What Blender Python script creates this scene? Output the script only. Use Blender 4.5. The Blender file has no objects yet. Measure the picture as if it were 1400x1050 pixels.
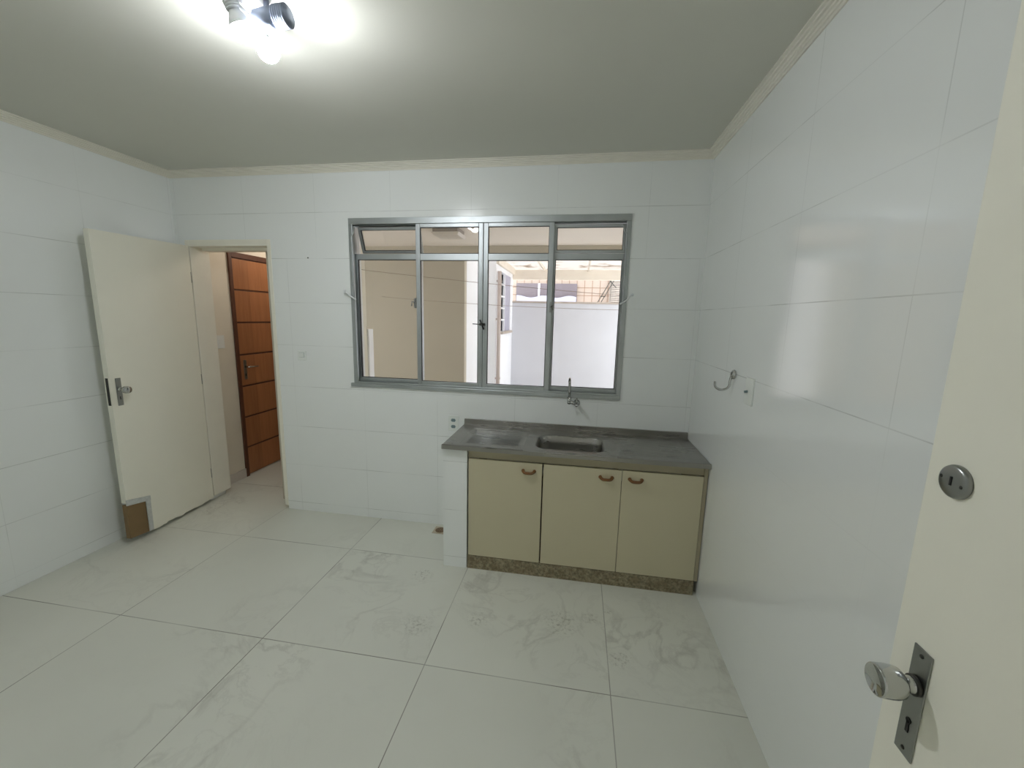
import bpy, bmesh, math, random
from mathutils import Vector, Matrix
random.seed(7)
SC = bpy.context.scene
COL = SC.collection
PI = math.pi

# ------------------------------------------------------------------ materials
def srgb(r, g, b):
    f = lambda c: (c/255/12.92) if c/255 <= .04045 else ((c/255+.055)/1.055)**2.4
    return (f(r), f(g), f(b), 1)

class NT:
    """small node-tree helper"""
    def __init__(self, m):
        self.t = m.node_tree; self.n = self.t.nodes; self.l = self.t.links
    def add(self, kind, **kw):
        x = self.n.new(kind)
        for k, v in kw.items(): setattr(x, k, v)
        return x
    def put(self, sock, v):
        if hasattr(v, 'is_output'): self.l.new(v, sock)
        else: sock.default_value = v
    def math(self, op, a, b=None, clamp=False):
        x = self.add('ShaderNodeMath', operation=op, use_clamp=clamp)
        self.put(x.inputs[0], a)
        if b is not None: self.put(x.inputs[1], b)
        return x.outputs[0]
    def mix(self, f, a, b):
        x = self.add('ShaderNodeMix', data_type='RGBA')
        self.put(x.inputs[0], f); self.put(x.inputs[6], a); self.put(x.inputs[7], b)
        return x.outputs[2]
    def noise(self, vec, scale, detail=4, rough=.55, dist=0.0):
        x = self.add('ShaderNodeTexNoise')
        if vec is not None: self.l.new(vec, x.inputs['Vector'])
        x.inputs['Scale'].default_value = scale; x.inputs['Detail'].default_value = detail
        x.inputs['Roughness'].default_value = rough; x.inputs['Distortion'].default_value = dist
        return x.outputs[0]
    def ramp(self, f, lo, hi):
        x = self.add('ShaderNodeMapRange', clamp=True)
        self.put(x.inputs[0], f); x.inputs[1].default_value = lo; x.inputs[2].default_value = hi
        return x.outputs[0]
    def pos(self):
        g = self.add('ShaderNodeNewGeometry')
        s = self.add('ShaderNodeSeparateXYZ'); self.l.new(g.outputs['Position'], s.inputs[0])
        return g.outputs['Position'], s.outputs[0], s.outputs[1], s.outputs[2]
    def line(self, c, off, sp, w):
        """1 on thin lines every sp metres along coordinate c"""
        a = self.math('SUBTRACT', c, off); a = self.math('DIVIDE', a, sp)
        a = self.math('ADD', a, .5); a = self.math('FRACT', a); a = self.math('SUBTRACT', a, .5)
        a = self.math('ABSOLUTE', a); a = self.math('MULTIPLY', a, sp)
        return self.math('LESS_THAN', a, w/2)

def newmat(name):
    m = bpy.data.materials.new(name); m.use_nodes = True
    return m, NT(m), m.node_tree.nodes['Principled BSDF']

def mat(name, col, rough=.5, metal=0.0, noise=0.0, nscale=8.0, bump=0.0, bscale=60.0, spec=.5, coat=0.0):
    m, t, b = newmat(name)
    b.inputs['Roughness'].default_value = rough; b.inputs['Metallic'].default_value = metal
    b.inputs['Specular IOR Level'].default_value = spec
    b.inputs['Coat Weight'].default_value = coat; b.inputs['Coat Roughness'].default_value = .1
    P = t.pos()[0]
    n = t.ramp(t.noise(P, nscale), .3, .7)
    k = 1 - noise
    c = t.mix(n, (col[0]*k, col[1]*k, col[2]*k, 1), col)
    t.l.new(c, b.inputs['Base Color'])
    if bump:
        bp = t.add('ShaderNodeBump'); bp.inputs['Strength'].default_value = bump; bp.inputs['Distance'].default_value = .004
        t.l.new(t.noise(P, bscale), bp.inputs['Height']); t.l.new(bp.outputs[0], b.inputs['Normal'])
    return m

def wall_tile(name, axis, off, sp=.575, top_off=None, col=srgb(239, 242, 241), rough=.19, zlow=None, ior=1.6):
    m, t, b = newmat(name)
    P, x, y, z = t.pos()
    c = x if axis == 'x' else y
    v = t.line(c, off, sp, .003)
    if top_off is not None:
        v2 = t.line(c, top_off, sp, .0022)
        up = t.math('GREATER_THAN', z, 1.992)
        v = t.math('ADD', t.math('MULTIPLY', v, t.math('SUBTRACT', 1.0, up)), t.math('MULTIPLY', v2, up))
    h = t.line(z, .070, .3205, .0034)
    g = t.math('MAXIMUM', v, h)
    brk = t.ramp(t.noise(P, 3.2, 3), .42, .62)          # the joints are dirtier in some stretches
    soft = t.math('MULTIPLY', t.math('MAXIMUM', t.math('MULTIPLY', v, .55), h), t.math('ADD', t.math('MULTIPLY', brk, .30), .08))
    if zlow: soft = t.math('MULTIPLY', soft, t.math('ADD', t.math('MULTIPLY', t.ramp(z, zlow, zlow+.1), 1.0), .12))
    base = t.mix(t.ramp(t.noise(P, 2.2, 3), .3, .7), col, (col[0]*.985, col[1]*.985, col[2]*.98, 1))
    t.l.new(t.mix(soft, base, srgb(120, 124, 118)), b.inputs['Base Color'])
    b.inputs['Roughness'].default_value = rough
    b.inputs['IOR'].default_value = ior
    bp = t.add('ShaderNodeBump'); bp.inputs['Strength'].default_value = .25; bp.inputs['Distance'].default_value = .0012
    h2 = t.math('MULTIPLY', t.noise(P, 3.5, 2), .8)
    t.l.new(h2, bp.inputs['Height']); t.l.new(bp.outputs[0], b.inputs['Normal'])
    return m

def floor_tile(name):
    m, t, b = newmat(name)
    P, x, y, z = t.pos()
    gx = t.line(x, -.551, .843, .0042); gy = t.line(y, -.444, .80, .0042)
    # beyond the kitchen's back row the joint sits 2 cm later
    g = t.math('MAXIMUM', gx, gy)
    cx = t.math('FLOOR', t.math('DIVIDE', t.math('SUBTRACT', x, -.551), .843))
    cy = t.math('FLOOR', t.math('DIVIDE', t.math('SUBTRACT', y, -.444), .80))
    cmb = t.add('ShaderNodeCombineXYZ'); t.put(cmb.inputs[0], t.math('MULTIPLY', cx, 3.71)); t.put(cmb.inputs[1], t.math('MULTIPLY', cy, 5.13))
    ad = t.add('ShaderNodeVectorMath', operation='ADD'); t.l.new(P, ad.inputs[0]); t.l.new(cmb.outputs[0], ad.inputs[1])
    V = ad.outputs[0]
    n = t.noise(V, 1.35, 6, .55, .9)
    vein = t.math('SUBTRACT', 1.0, t.ramp(t.math('ABSOLUTE', t.math('SUBTRACT', n, .5)), .0, .022))
    n2 = t.noise(V, 2.6, 7, .62, 1.6)
    vein2 = t.math('SUBTRACT', 1.0, t.ramp(t.math('ABSOLUTE', t.math('SUBTRACT', n2, .5)), .0, .03))
    where = t.ramp(t.noise(V, 1.1, 2), .47, .66)
    vv = t.math('MULTIPLY', t.math('ADD', t.math('MULTIPLY', vein, .75), t.math('MULTIPLY', vein2, .45)), where, True)
    base = t.mix(t.ramp(t.noise(V, 1.5, 3), .3, .7), srgb(220, 221, 211), srgb(214, 215, 205))
    c = t.mix(t.math('MULTIPLY', vv, .42), base, srgb(158, 156, 146))
    # scuffs and dried dirt in front of the sink cabinet
    def blot(px, py, r):
        dx = t.math('SUBTRACT', x, px); dy = t.math('SUBTRACT', y, py)
        d = t.math('SQRT', t.math('ADD', t.math('MULTIPLY', dx, dx), t.math('MULTIPLY', dy, dy)))
        return t.math('SUBTRACT', 1.0, t.ramp(d, r*.3, r))
    dirt = t.ramp(t.noise(P, 55.0, 4, .7), .50, .66)
    area = None
    for q in ((-.78, -.86, .12), (-.62, -.80, .06), (-.50, -1.05, .06), (-1.22, -.92, .07), (-1.52, -1.02, .09), (-.47, -1.03, .05), (-.53, -.72, .03), (-1.65, -.62, .08)):
        a = blot(*q); area = a if area is None else t.math('MAXIMUM', area, a)
    c = t.mix(t.math('MULTIPLY', t.math('MULTIPLY', dirt, area), .55), c, srgb(112, 108, 92))
    c = t.mix(t.math('MULTIPLY', g, t.math('ADD', t.math('MULTIPLY', t.ramp(t.noise(P, 1.7, 2), .4, .6), .45), .35)), c, srgb(96, 92, 82))
    t.l.new(c, b.inputs['Base Color'])
    b.inputs['Roughness'].default_value = .42
    b.inputs['Specular IOR Level'].default_value = .4
    return m

def glass_mat(name, tint=(.97, .98, .97, 1), refl=1.0, extra=0.0):
    m = bpy.data.materials.new(name); m.use_nodes = True; t = NT(m); t.n.clear()
    out = t.add('ShaderNodeOutputMaterial'); tr = t.add('ShaderNodeBsdfTransparent'); gl = t.add('ShaderNodeBsdfGlossy')
    tr.inputs[0].default_value = tint; gl.inputs['Roughness'].default_value = .01
    fr = t.add('ShaderNodeFresnel'); fr.inputs[0].default_value = 1.5
    mx = t.add('ShaderNodeMixShader')
    t.l.new(t.math('ADD', t.math('MULTIPLY', fr.outputs[0], refl), extra, True), mx.inputs[0])
    t.l.new(tr.outputs[0], mx.inputs[1]); t.l.new(gl.outputs[0], mx.inputs[2]); t.l.new(mx.outputs[0], out.inputs[0])
    return m

def emit_mat(name, col, s):
    m, t, b = newmat(name)
    b.inputs['Base Color'].default_value = (.9, .9, .9, 1)
    b.inputs['Emission Color'].default_value = col; b.inputs['Emission Strength'].default_value = s
    return m

def granite(name):
    m, t, b = newmat(name); P = t.pos()[0]
    n = t.ramp(t.noise(P, 70, 6, .7), .38, .62); n2 = t.ramp(t.noise(P, 26, 4, .6, .6), .42, .6)
    c = t.mix(n, srgb(104, 96, 74), srgb(168, 158, 130)); c = t.mix(t.math('MULTIPLY', n2, .55), c, srgb(112, 94, 68))
    t.l.new(c, b.inputs['Base Color']); b.inputs['Roughness'].default_value = .55
    return m

def steel(name, col, rough, stretch=(6, 160, 160), amt=.10):
    m, t, b = newmat(name); P = t.pos()[0]
    mp = t.add('ShaderNodeMapping'); mp.inputs['Scale'].default_value = stretch; t.l.new(P, mp.inputs[0])
    n = t.noise(mp.outputs[0], 1.0, 4)
    n2 = t.ramp(t.noise(P, 5, 2, .5), .3, .75)
    t.l.new(t.mix(n2, col, (col[0]*.86, col[1]*.86, col[2]*.84, 1)), b.inputs['Base Color'])
    b.inputs['Metallic'].default_value = 1.0
    r = t.math('ADD', t.math('MULTIPLY', n, amt), rough - amt/2)
    t.l.new(t.math('ADD', r, t.math('MULTIPLY', n2, amt*.4)), b.inputs['Roughness'])
    return m

def wood_door(name):
    m, t, b = newmat(name); P, x, y, z = t.pos()
    mp = t.add('ShaderNodeMapping'); mp.inputs['Scale'].default_value = (30, 30, 2.2); t.l.new(P, mp.inputs[0])
    n = t.ramp(t.noise(mp.outputs[0], 1.2, 5, .6, .4), .3, .7)
    seam = t.math('GREATER_THAN', y, .715)
    a = t.mix(n, srgb(150, 96, 60), srgb(166, 112, 72)); c = t.mix(n, srgb(162, 106, 66), srgb(178, 120, 78))
    t.l.new(t.mix(seam, a, c), b.inputs['Base Color']); b.inputs['Roughness'].default_value = .38
    return m

def grid_mat(name, a_off, sp, col, line_col, w, axes='xz', rough=.4):
    m, t, b = newmat(name); P, x, y, z = t.pos(); d = dict(x=x, y=y, z=z)
    g = t.math('MAXIMUM', t.line(d[axes[0]], a_off, sp, w), t.line(d[axes[1]], .05, sp, w))
    t.l.new(t.mix(g, t.mix(t.ramp(t.noise(P, 1.2, 3), .3, .7), col, (col[0]*.93, col[1]*.92, col[2]*.9, 1)), line_col), b.inputs['Base Color'])
    b.inputs['Roughness'].default_value = rough
    return m

def dirty_roof(name):
    m = bpy.data.materials.new(name); m.use_nodes = True; t = NT(m); t.n.clear()
    out = t.add('ShaderNodeOutputMaterial'); P = t.pos()[0]
    spots = t.ramp(t.noise(P, 2.6, 6, .68, .5), .53, .70)
    col = t.mix(spots, (.62, .59, .57, 1), (.24, .17, .11, 1))
    tl = t.add('ShaderNodeBsdfTranslucent'); df = t.add('ShaderNodeBsdfDiffuse'); t.l.new(col, tl.inputs[0]); t.l.new(col, df.inputs[0])
    mx = t.add('ShaderNodeMixShader'); mx.inputs[0].default_value = .22
    t.l.new(tl.outputs[0], mx.inputs[1]); t.l.new(df.outputs[0], mx.inputs[2])
    t.l.new(mx.outputs[0], out.inputs[0])
    return m

M = dict(
    back=wall_tile('white_wall_tile_back', 'x', -1.187, .58, -2.099),
    right=wall_tile('white_wall_tile_right', 'y', -1.140, .565, zlow=1.25, rough=.11, ior=2.1),
    left=wall_tile('white_wall_tile_left', 'y', -.60, .58),
    front=wall_tile('white_wall_tile_front', 'x', -1.2, .58),
    pillar=wall_tile('white_pillar_tile', 'x', -1.61, .6, None, srgb(238, 241, 240)),
    floor=floor_tile('pale_marble_floor_tile'),
    ceil=mat('cream_ceiling_paint', srgb(214, 214, 204), .85, noise=.04, nscale=1.2, bump=.15, bscale=12),
    crown=mat('cream_moulding', srgb(230, 227, 215), .5, noise=.05, nscale=6),
    cream=mat('cream_door_paint', srgb(240, 238, 224), .34, noise=.03, nscale=3, bump=.12, bscale=30),
    frame=mat('offwhite_frame_paint', srgb(216, 216, 200), .45, noise=.06, nscale=6),
    reveal=mat('offwhite_reveal_paint', srgb(240, 237, 224), .5, noise=.04, nscale=8, bump=.3, bscale=45),
    corr=mat('cream_corridor_wall', srgb(226, 220, 204), .7, noise=.06, nscale=3),
    base=mat('grey_baseboard_tile', srgb(205, 200, 192), .4, noise=.05),
    alu=steel('satin_aluminium', (.50, .53, .54, 1), .42, (40, 40, 40), .06),
    aluD=steel('satin_aluminium_track', (.40, .43, .43, 1), .5, (40, 40, 40), .06),
    rubber=mat('black_glazing_rubber', (.012, .012, .012, 1), .6),
    glass=glass_mat('clear_glass'),
    steel=steel('brushed_stainless', (.385, .375, .355, 1), .27, (3, 60, 60), .05),
    basin=steel('basin_stainless', (.48, .48, .46, 1), .24, (20, 20, 20), .06),
    chrome=mat('chrome', (.55, .56, .55, 1), .10, 1.0),
    dull=steel('dull_door_metal', (.33, .34, .33, 1), .30, (30, 30, 30), .1),
    darkm=mat('dark_metal', (.06, .06, .055, 1), .4, .8),
    black=mat('keyhole_black', (.006, .006, .006, 1), .6),
    lam=mat('beige_laminate', srgb(200, 192, 163), .42, noise=.03, nscale=3),
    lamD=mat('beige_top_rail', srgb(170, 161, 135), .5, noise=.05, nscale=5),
    gap=mat('dark_shadow_gap_wood', srgb(74, 62, 44), .8),
    handle=mat('brown_handle_plastic', srgb(126, 84, 42), .35, noise=.2, nscale=60),
    granite=granite('brown_green_granite'),
    patch=mat('brown_hardboard', srgb(132, 108, 74), .7, noise=.1, nscale=20),
    tape=mat('whitish_filler', srgb(205, 208, 205), .5, noise=.2, nscale=50, bump=.8, bscale=90),
    plastic=mat('white_switch_plastic', srgb(232, 236, 232), .25),
    plasticD=mat('socket_grey_plastic', srgb(120, 140, 144), .35),
    wood=wood_door('brown_wood_door_veneer'),
    woodD=mat('dark_brown_wood_frame', srgb(92, 56, 40), .45, noise=.2, nscale=20),
    svc=mat('beige_service_paint', srgb(194, 185, 169), .8, noise=.04, nscale=2),
    svcC=mat('pale_service_ceiling', srgb(244, 235, 229), .85, noise=.03, nscale=2),
    endw=mat('lilac_white_end_wall', srgb(206, 207, 214), .8, noise=.05, nscale=3),
    white=mat('white_outdoor_paint', srgb(246, 247, 252), .8, noise=.05, nscale=3),
    column=mat('white_column_paint', srgb(244, 238, 234), .8, noise=.03, nscale=3),
    conc=mat('grey_concrete_floor', srgb(222, 217, 212), .85, noise=.15, nscale=4),
    coping=mat('weathered_coping', srgb(190, 178, 168), .8, noise=.2, nscale=9),
    beam=mat('cream_roof_beam', srgb(234, 224, 210), .7, noise=.1, nscale=5),
    neigh=grid_mat('beige_facade_tile', -.66, .195, srgb(176, 158, 146), srgb(128, 98, 78), .016),
    greyg=mat('grey_window_panel', srgb(112, 102, 108), .3, noise=.1, nscale=3),
    lav=mat('pale_lilac_shutter', srgb(178, 176, 194), .6, noise=.1, nscale=8),
    pipe=mat('pale_pipe', srgb(196, 182, 176), .5),
    pane=mat('courtyard_window_pane', srgb(160, 162, 176), .2),
    roof=dirty_roof('dirty_translucent_sheet'),
    wire=mat('clothesline_wire', srgb(150, 130, 116), .6),
    bulb=emit_mat('led_bulb_lit', (.935, .960, 1.0, 1), 415.0),
    bulboff=mat('frosted_bulb_off', srgb(235, 238, 240), .3),
    lampm=mat('grey_lamp_metal', srgb(150, 160, 182), .4, .4),
    lampw=mat('white_lamp_enamel', srgb(225, 228, 230), .35),
    diff=mat('frosted_diffuser', srgb(222, 214, 208), .3),
    diffm=mat('grey_fixture_metal', srgb(160, 152, 146), .45),
    drain=mat('drain_frame', srgb(196, 184, 160), .5, noise=.2, nscale=60),
    drainG=mat('drain_grate_rusty', srgb(150, 122, 92), .6, noise=.5, nscale=160),
    hall=mat('hall_plaster', srgb(205, 203, 195), .8),
)

# ------------------------------------------------------------------ mesh helpers
class MB:
    """collects shapes in world coordinates, builds ONE mesh object"""
    def __init__(self): self.bm = bmesh.new()
    def box(self, x0, x1, y0, y1, z0, z1, bev=0.0, seg=2):
        b = bmesh.new(); bmesh.ops.create_cube(b, size=1)
        for v in b.verts:
            v.co = Vector((x0 if v.co.x < 0 else x1, y0 if v.co.y < 0 else y1, z0 if v.co.z < 0 else z1))
        if bev: bmesh.ops.bevel(b, geom=b.edges[:], offset=bev, segments=seg, affect='EDGES', profile=.5)
        self._merge(b); return self
    def _merge(self, b, mtx=None, smooth=False):
        if mtx is not None: bmesh.ops.transform(b, matrix=mtx, verts=b.verts[:])
        me = bpy.data.meshes.new('t'); b.to_mesh(me); b.free()
        if smooth:
            for p in me.polygons: p.use_smooth = True
        self.bm.from_mesh(me); bpy.data.meshes.remove(me)
    def lathe(self, prof, mtx, n=32, smooth=True, ex=1.0):
        """prof: (radius, height) along local z; mtx places it"""
        b = bmesh.new(); rings = []
        for r, h in prof:
            if r < 1e-6: rings.append([b.verts.new((0, 0, h))])
            else: rings.append([b.verts.new((r*math.cos(2*PI*i/n)*ex, r*math.sin(2*PI*i/n), h)) for i in range(n)])
        for A, B in zip(rings, rings[1:]):
            for i in range(n):
                j = (i+1) % n
                if len(A) == 1 and len(B) == 1: continue
                if len(A) == 1: b.faces.new((A[0], B[j], B[i]))
                elif len(B) == 1: b.faces.new((A[i], A[j], B[0]))
                else: b.faces.new((A[i], A[j], B[j], B[i]))
        bmesh.ops.recalc_face_normals(b, faces=b.faces[:])
        self._merge(b, mtx, smooth); return self
    def tube(self, pts, r, n=12, closed=False, cap=True):
        b = bmesh.new(); P = [Vector(p) for p in pts]; rings = []
        up = None
        for i, p in enumerate(P):
            d = (P[min(i+1, len(P)-1)] - P[max(i-1, 0)]).normalized()
            if up is None:
                up = Vector((0, 0, 1)) if abs(d.z) < .9 else Vector((1, 0, 0))
            s = d.cross(up).normalized(); up = s.cross(d).normalized()
            rr = r[i] if isinstance(r, (list, tuple)) else r
            rings.append([b.verts.new(p + (s*math.cos(2*PI*k/n) + up*math.sin(2*PI*k/n))*rr) for k in range(n)])
        for A, B in zip(rings, rings[1:]):
            for k in range(n): b.faces.new((A[k], A[(k+1) % n], B[(k+1) % n], B[k]))
        if cap: b.faces.new(rings[0]); b.faces.new(rings[-1])
        bmesh.ops.recalc_face_normals(b, faces=b.faces[:])
        self._merge(b, None, True); return self
    def poly_prism(self, pts, axis, a, b_):
        """polygon pts in the plane normal to axis, extruded a..b"""
        b = bmesh.new()
        def mk(p, t):
            if axis == 'y': return (p[0], t, p[1])
            if axis == 'x': return (t, p[0], p[1])
            return (p[0], p[1], t)
        A = [b.verts.new(mk(p, a)) for p in pts]; B = [b.verts.new(mk(p, b_)) for p in pts]
        b.faces.new(A); b.faces.new(B); n = len(pts)
        for i in range(n): b.faces.new((A[i], A[(i+1) % n], B[(i+1) % n], B[i]))
        bmesh.ops.recalc_face_normals(b, faces=b.faces[:])
        self._merge(b); return self
    def build(self, name, m, parent=None, loc=None):
        o = bpy.data.objects.new(name, None)
        base = Vector((0, 0, 0)); p = parent
        while p is not None: base += p.location; p = p.parent
        L = Vector(loc) if loc is not None else Vector((0, 0, 0))
        me = bpy.data.meshes.new(name)
        bmesh.ops.translate(self.bm, verts=self.bm.verts[:], vec=-(base + L))
        self.bm.to_mesh(me); self.bm.free()
        me.materials.append(m)
        bpy.data.objects.remove(o)
        o = bpy.data.objects.new(name, me); COL.objects.link(o)
        o.location = L
        if parent is not None: o.parent = parent
        return o

def box(name, m, x0, x1, y0, y1, z0, z1, parent=None, bev=0.0, loc=None):
    return MB().box(x0, x1, y0, y1, z0, z1, bev).build(name, m, parent, loc)
def tag(o, label=None, cat=None, group=None, kind=None):
    if label: o['label'] = label
    if cat: o['category'] = cat
    if group: o['group'] = group
    if kind: o['kind'] = kind
    return o
def thing(name, loc, label, cat, group=None, kind=None):
    o = bpy.data.objects.new(name, None); COL.objects.link(o); o.location = loc; o.empty_display_size = .05
    return tag(o, label, cat, group, kind)
def struct(name, m, *a, **k):
    return tag(box(name, m, *a, **k), kind='structure')
def aim(loc, d):
    """matrix whose local z points along d"""
    d = Vector(d).normalized()
    return Matrix.Translation(loc) @ d.to_track_quat('Z', 'Y').to_matrix().to_4x4()

# ------------------------------------------------------------------ room shell
XL, YF, H = -3.87, -2.95, 2.62
# floor: kitchen, corridor and laundry share the same marble-look tile
tag(box('floor', M['floor'], -4.6, .9, -4.4, 3.4, -.12, 0), kind='structure')
struct('ceiling', M['ceil'], XL-.1, .1, YF-.1, .145, H, H+.12)
def wall_with_holes(name, m, x0, x1, y0, y1, z0, z1, holes):
    xs = sorted({x0, x1, *[h[0] for h in holes], *[h[1] for h in holes]})
    b = MB()
    for a, c in zip(xs, xs[1:]):
        mid = (a+c)/2; hs = sorted([(h[2], h[3]) for h in holes if h[0] < mid < h[1]])
        z = z0
        for p, q in hs:
            if p > z: b.box(a, c, y0, y1, z, p)
            z = q
        if z < z1: b.box(a, c, y0, y1, z, z1)
    o = b.build(name, m); bmm = bmesh.new(); bmm.from_mesh(o.data)
    bmesh.ops.remove_doubles(bmm, verts=bmm.verts[:], dist=1e-5)
    bmm.to_mesh(o.data); bmm.free()
    return tag(o, kind='structure')
WX0, WX1, WZ0, WZ1 = -2.414, -.465, 1.068, 2.266
DX0, DX1, DZ = -3.79, -3.053, 2.13
wall_with_holes('wall_back', M['back'], XL-.1, .1, 0, .145, 0, H, [(WX0, WX1, WZ0, WZ1), (DX0, DX1, 0, DZ)])
struct('wall_left', M['left'], XL-.12, XL, YF, 0, 0, H)
struct('wall_right', M['right'], 0, .12, YF, 0, 0, H)
wall_with_holes('wall_front', M['front'], XL-.1, .1, YF-.12, YF, 0, H, [(-1.02, -.185, 0, 2.13)])

# crown moulding, one continuous mitred run
def crown():
    prof = [(0, 2.576), (.006, 2.576), (.008, 2.585), (.013, 2.587), (.015, 2.594), (.021, 2.596), (.023, 2.603),
            (.031, 2.605), (.033, 2.611), (.043, 2.613), (.043, 2.62), (0, 2.62)]
    b = bmesh.new(); loops = []
    for cx, cy, sx, sy in ((XL, YF, 1, 1), (0, YF, -1, 1), (0, 0, -1, -1), (XL, 0, 1, -1)):
        loops.append([b.verts.new((cx+sx*d, cy+sy*d, z)) for d, z in prof])
    for i in range(4):
        A, B = loops[i], loops[(i+1) % 4]
        for k in range(len(prof)-1): b.faces.new((A[k], A[k+1], B[k+1], B[k]))
    bmesh.ops.recalc_face_normals(b, faces=b.faces[:])
    m = MB(); m._merge(b); tag(m.build('trim_1', M['crown']), kind='structure')
crown()

# hall behind the camera
struct('wall_hall', M['hall'], -2.2, .9, -4.52, -4.4, 0, H)
struct('wall_hall_left', M['hall'], -2.32, -2.2, -4.4, YF-.12, 0, H)
struct('wall_hall_right', M['hall'], .9, 1.02, -4.4, YF-.12, 0, H)
struct('ceiling_hall', M['hall'], -2.2, .9, -4.4, YF-.1, H, H+.12)

# ------------------------------------------------------------------ corridor behind the left door
struct('wall_corridor_left', M['corr'], -4.05, -3.91, .145, 1.6, 0, H)
struct('wall_corridor_end', M['corr'], -3.91, -3.14, 1.42, 1.52, 0, H)
struct('wall_corridor_right', M['svc'], -3.22, -3.14, .145, 1.42, 0, H)
struct('ceiling_corridor', M['corr'], -3.91, -3.14, .145, 1.52, 2.62, H+.12)
struct('baseboard_corridor', M['base'], -3.91, -3.898, .165, .505, 0, .085)
struct('trim_2', M['white'], -3.22, -3.120, 1.52, 1.62, 0, 1.43)
cl = bpy.data.lights.new('corridor_lamp', 'POINT'); cl.energy = 10; cl.color = (1, .88, .79); cl.shadow_soft_size = .12
clo = bpy.data.objects.new('corridor_lamp', cl); COL.objects.link(clo); clo.location = (-3.42, .95, 2.45)
tag(clo, 'warm corridor ceiling bulb out of view above the brown door', 'lamp')

# jamb (frame of the white door)
fr = thing('door_1', (-3.76, 0, 0), 'cream kitchen door standing open towards the left wall, patched at its bottom corner', 'door', kind='structure')
b = MB()
b.box(DX0, -3.75, -.004, .165, .045, DZ, .003).box(-3.75, -3.083, -.004, .165, 2.083, DZ, .0)
b.box(-3.083, DX1, -.004, .165, .03, DZ, .003)
b.box(-3.15, -3.083, .075, .15, 2.05, 2.083).box(-3.72, -3.15, .075, .15, 2.062, 2.083)
b.build('door_frame', M['reveal'], fr)
# leaf: local frame u along the leaf from hinge to free edge, t = thickness towards the left wall
hinge = Vector((-3.752, -.012, 0)); end = Vector((-3.716, -.69, 0))
U = (end-hinge).normalized(); T = Vector((U.y, -U.x, 0))       # T points to -x
if T.x > 0: T = -T
W = (end-hinge).length
Lm = Matrix(((U.x, T.x, 0, hinge.x), (U.y, T.y, 0, hinge.y), (0, 0, 1, 0), (0, 0, 0, 1)))
def leafbox(mb, u0, u1, t0, t1, z0, z1, bev=.0015):
    q = bmesh.new(); bmesh.ops.create_cube(q, size=1)
    for v in q.verts: v.co = Vector((u0 if v.co.x < 0 else u1, t0 if v.co.y < 0 else t1, z0 if v.co.z < 0 else z1))
    if bev: bmesh.ops.bevel(q, geom=q.edges[:], offset=bev, segments=2, affect='EDGES')
    mb._merge(q, Lm); return mb
def leafpoly(mb, pts, t0, t1):
    q = bmesh.new(); A = [q.verts.new((u, t0, z)) for u, z in pts]; B = [q.verts.new((u, t1, z)) for u, z in pts]
    q.faces.new(A); q.faces.new(B); n = len(pts)
    for i in range(n): q.faces.new((A[i], A[(i+1) % n], B[(i+1) % n], B[i]))
    bmesh.ops.recalc_face_normals(q, faces=q.faces[:]); mb._merge(q, Lm); return mb
low = [(u, .028 + .004*math.sin(u*37) + random.uniform(-.0035, .0035)) for u in [i*W*.78/26 for i in range(27)]]
pts = low + [(W-.138, .055), (W-.138, .265), (W, .30), (W, 2.072), (0, 2.085)]
leaf = leafpoly(MB(), pts, 0, .035).build('door_leaf', M['cream'], fr)
tag(leaf, 'cream painted flush leaf with chipped lower edge')
pa = leafpoly(MB(), [(W-.130, .03), (W+.0, .045), (W+.0, .287), (W-.130, .255)], .0025, .034).build('corner_patch', M['patch'], fr)
tag(pa, 'brown hardboard patch let into the bottom corner')
b = MB()
leafpoly(b, [(W-.155, .033), (W-.126, .033), (W-.124, .27), (W-.155, .278)], -.006, .0)
leafpoly(b, [(W-.157, .255), (W+.003, .285), (W+.003, .325), (W-.157, .288)], -.0075, .0)
pt_ = b.build('filler_strip', M['tape'], fr); tag(pt_, 'whitish filler smeared around the patch')
b = MB()
leafbox(b, W-.001, W+.0015, .008, .027, .975, 1.155, .0005)
b.build('lock_plate', M['darkm'], fr)
b = MB(); leafbox(b, W-.068, W-.034, -.003, 0, .968, 1.15, .001)
esc = b.build('escutcheon', M['dull'], fr)
def lw(u, t, z): return Lm @ Vector((u, t, z))
def keyhole(mb, loc, nrm, s=1.0):
    m_ = aim(loc, nrm); mb.lathe([(0, .0), (.0035*s, .0), (.0035*s, .0012), (0, .0012)], m_, 12, False)
    return mb
kp = [(.0, -.001), (.013, -.001), (.013, .006), (.009, .008), (.0085, .022), (.017, .030), (.023, .042), (.0245, .056), (.0225, .068), (.019, .0715), (0, .073)]
kb = MB().lathe(kp, aim(lw(W-.052, -.003, 1.075), -T), 32).build('knob', M['chrome'], esc)
b = MB(); leafbox(b, W-.0545, W-.0495, -.0040, -.002, 1.008, 1.028, 0).build('keyhole', M['black'], esc)
b = MB()
for hz in (.25, 1.05, 1.85): b.tube([(-3.757, -.012, hz-.04), (-3.757, -.012, hz+.04)], .006, 10)
b.build('hinge', M['dull'], fr)

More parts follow.
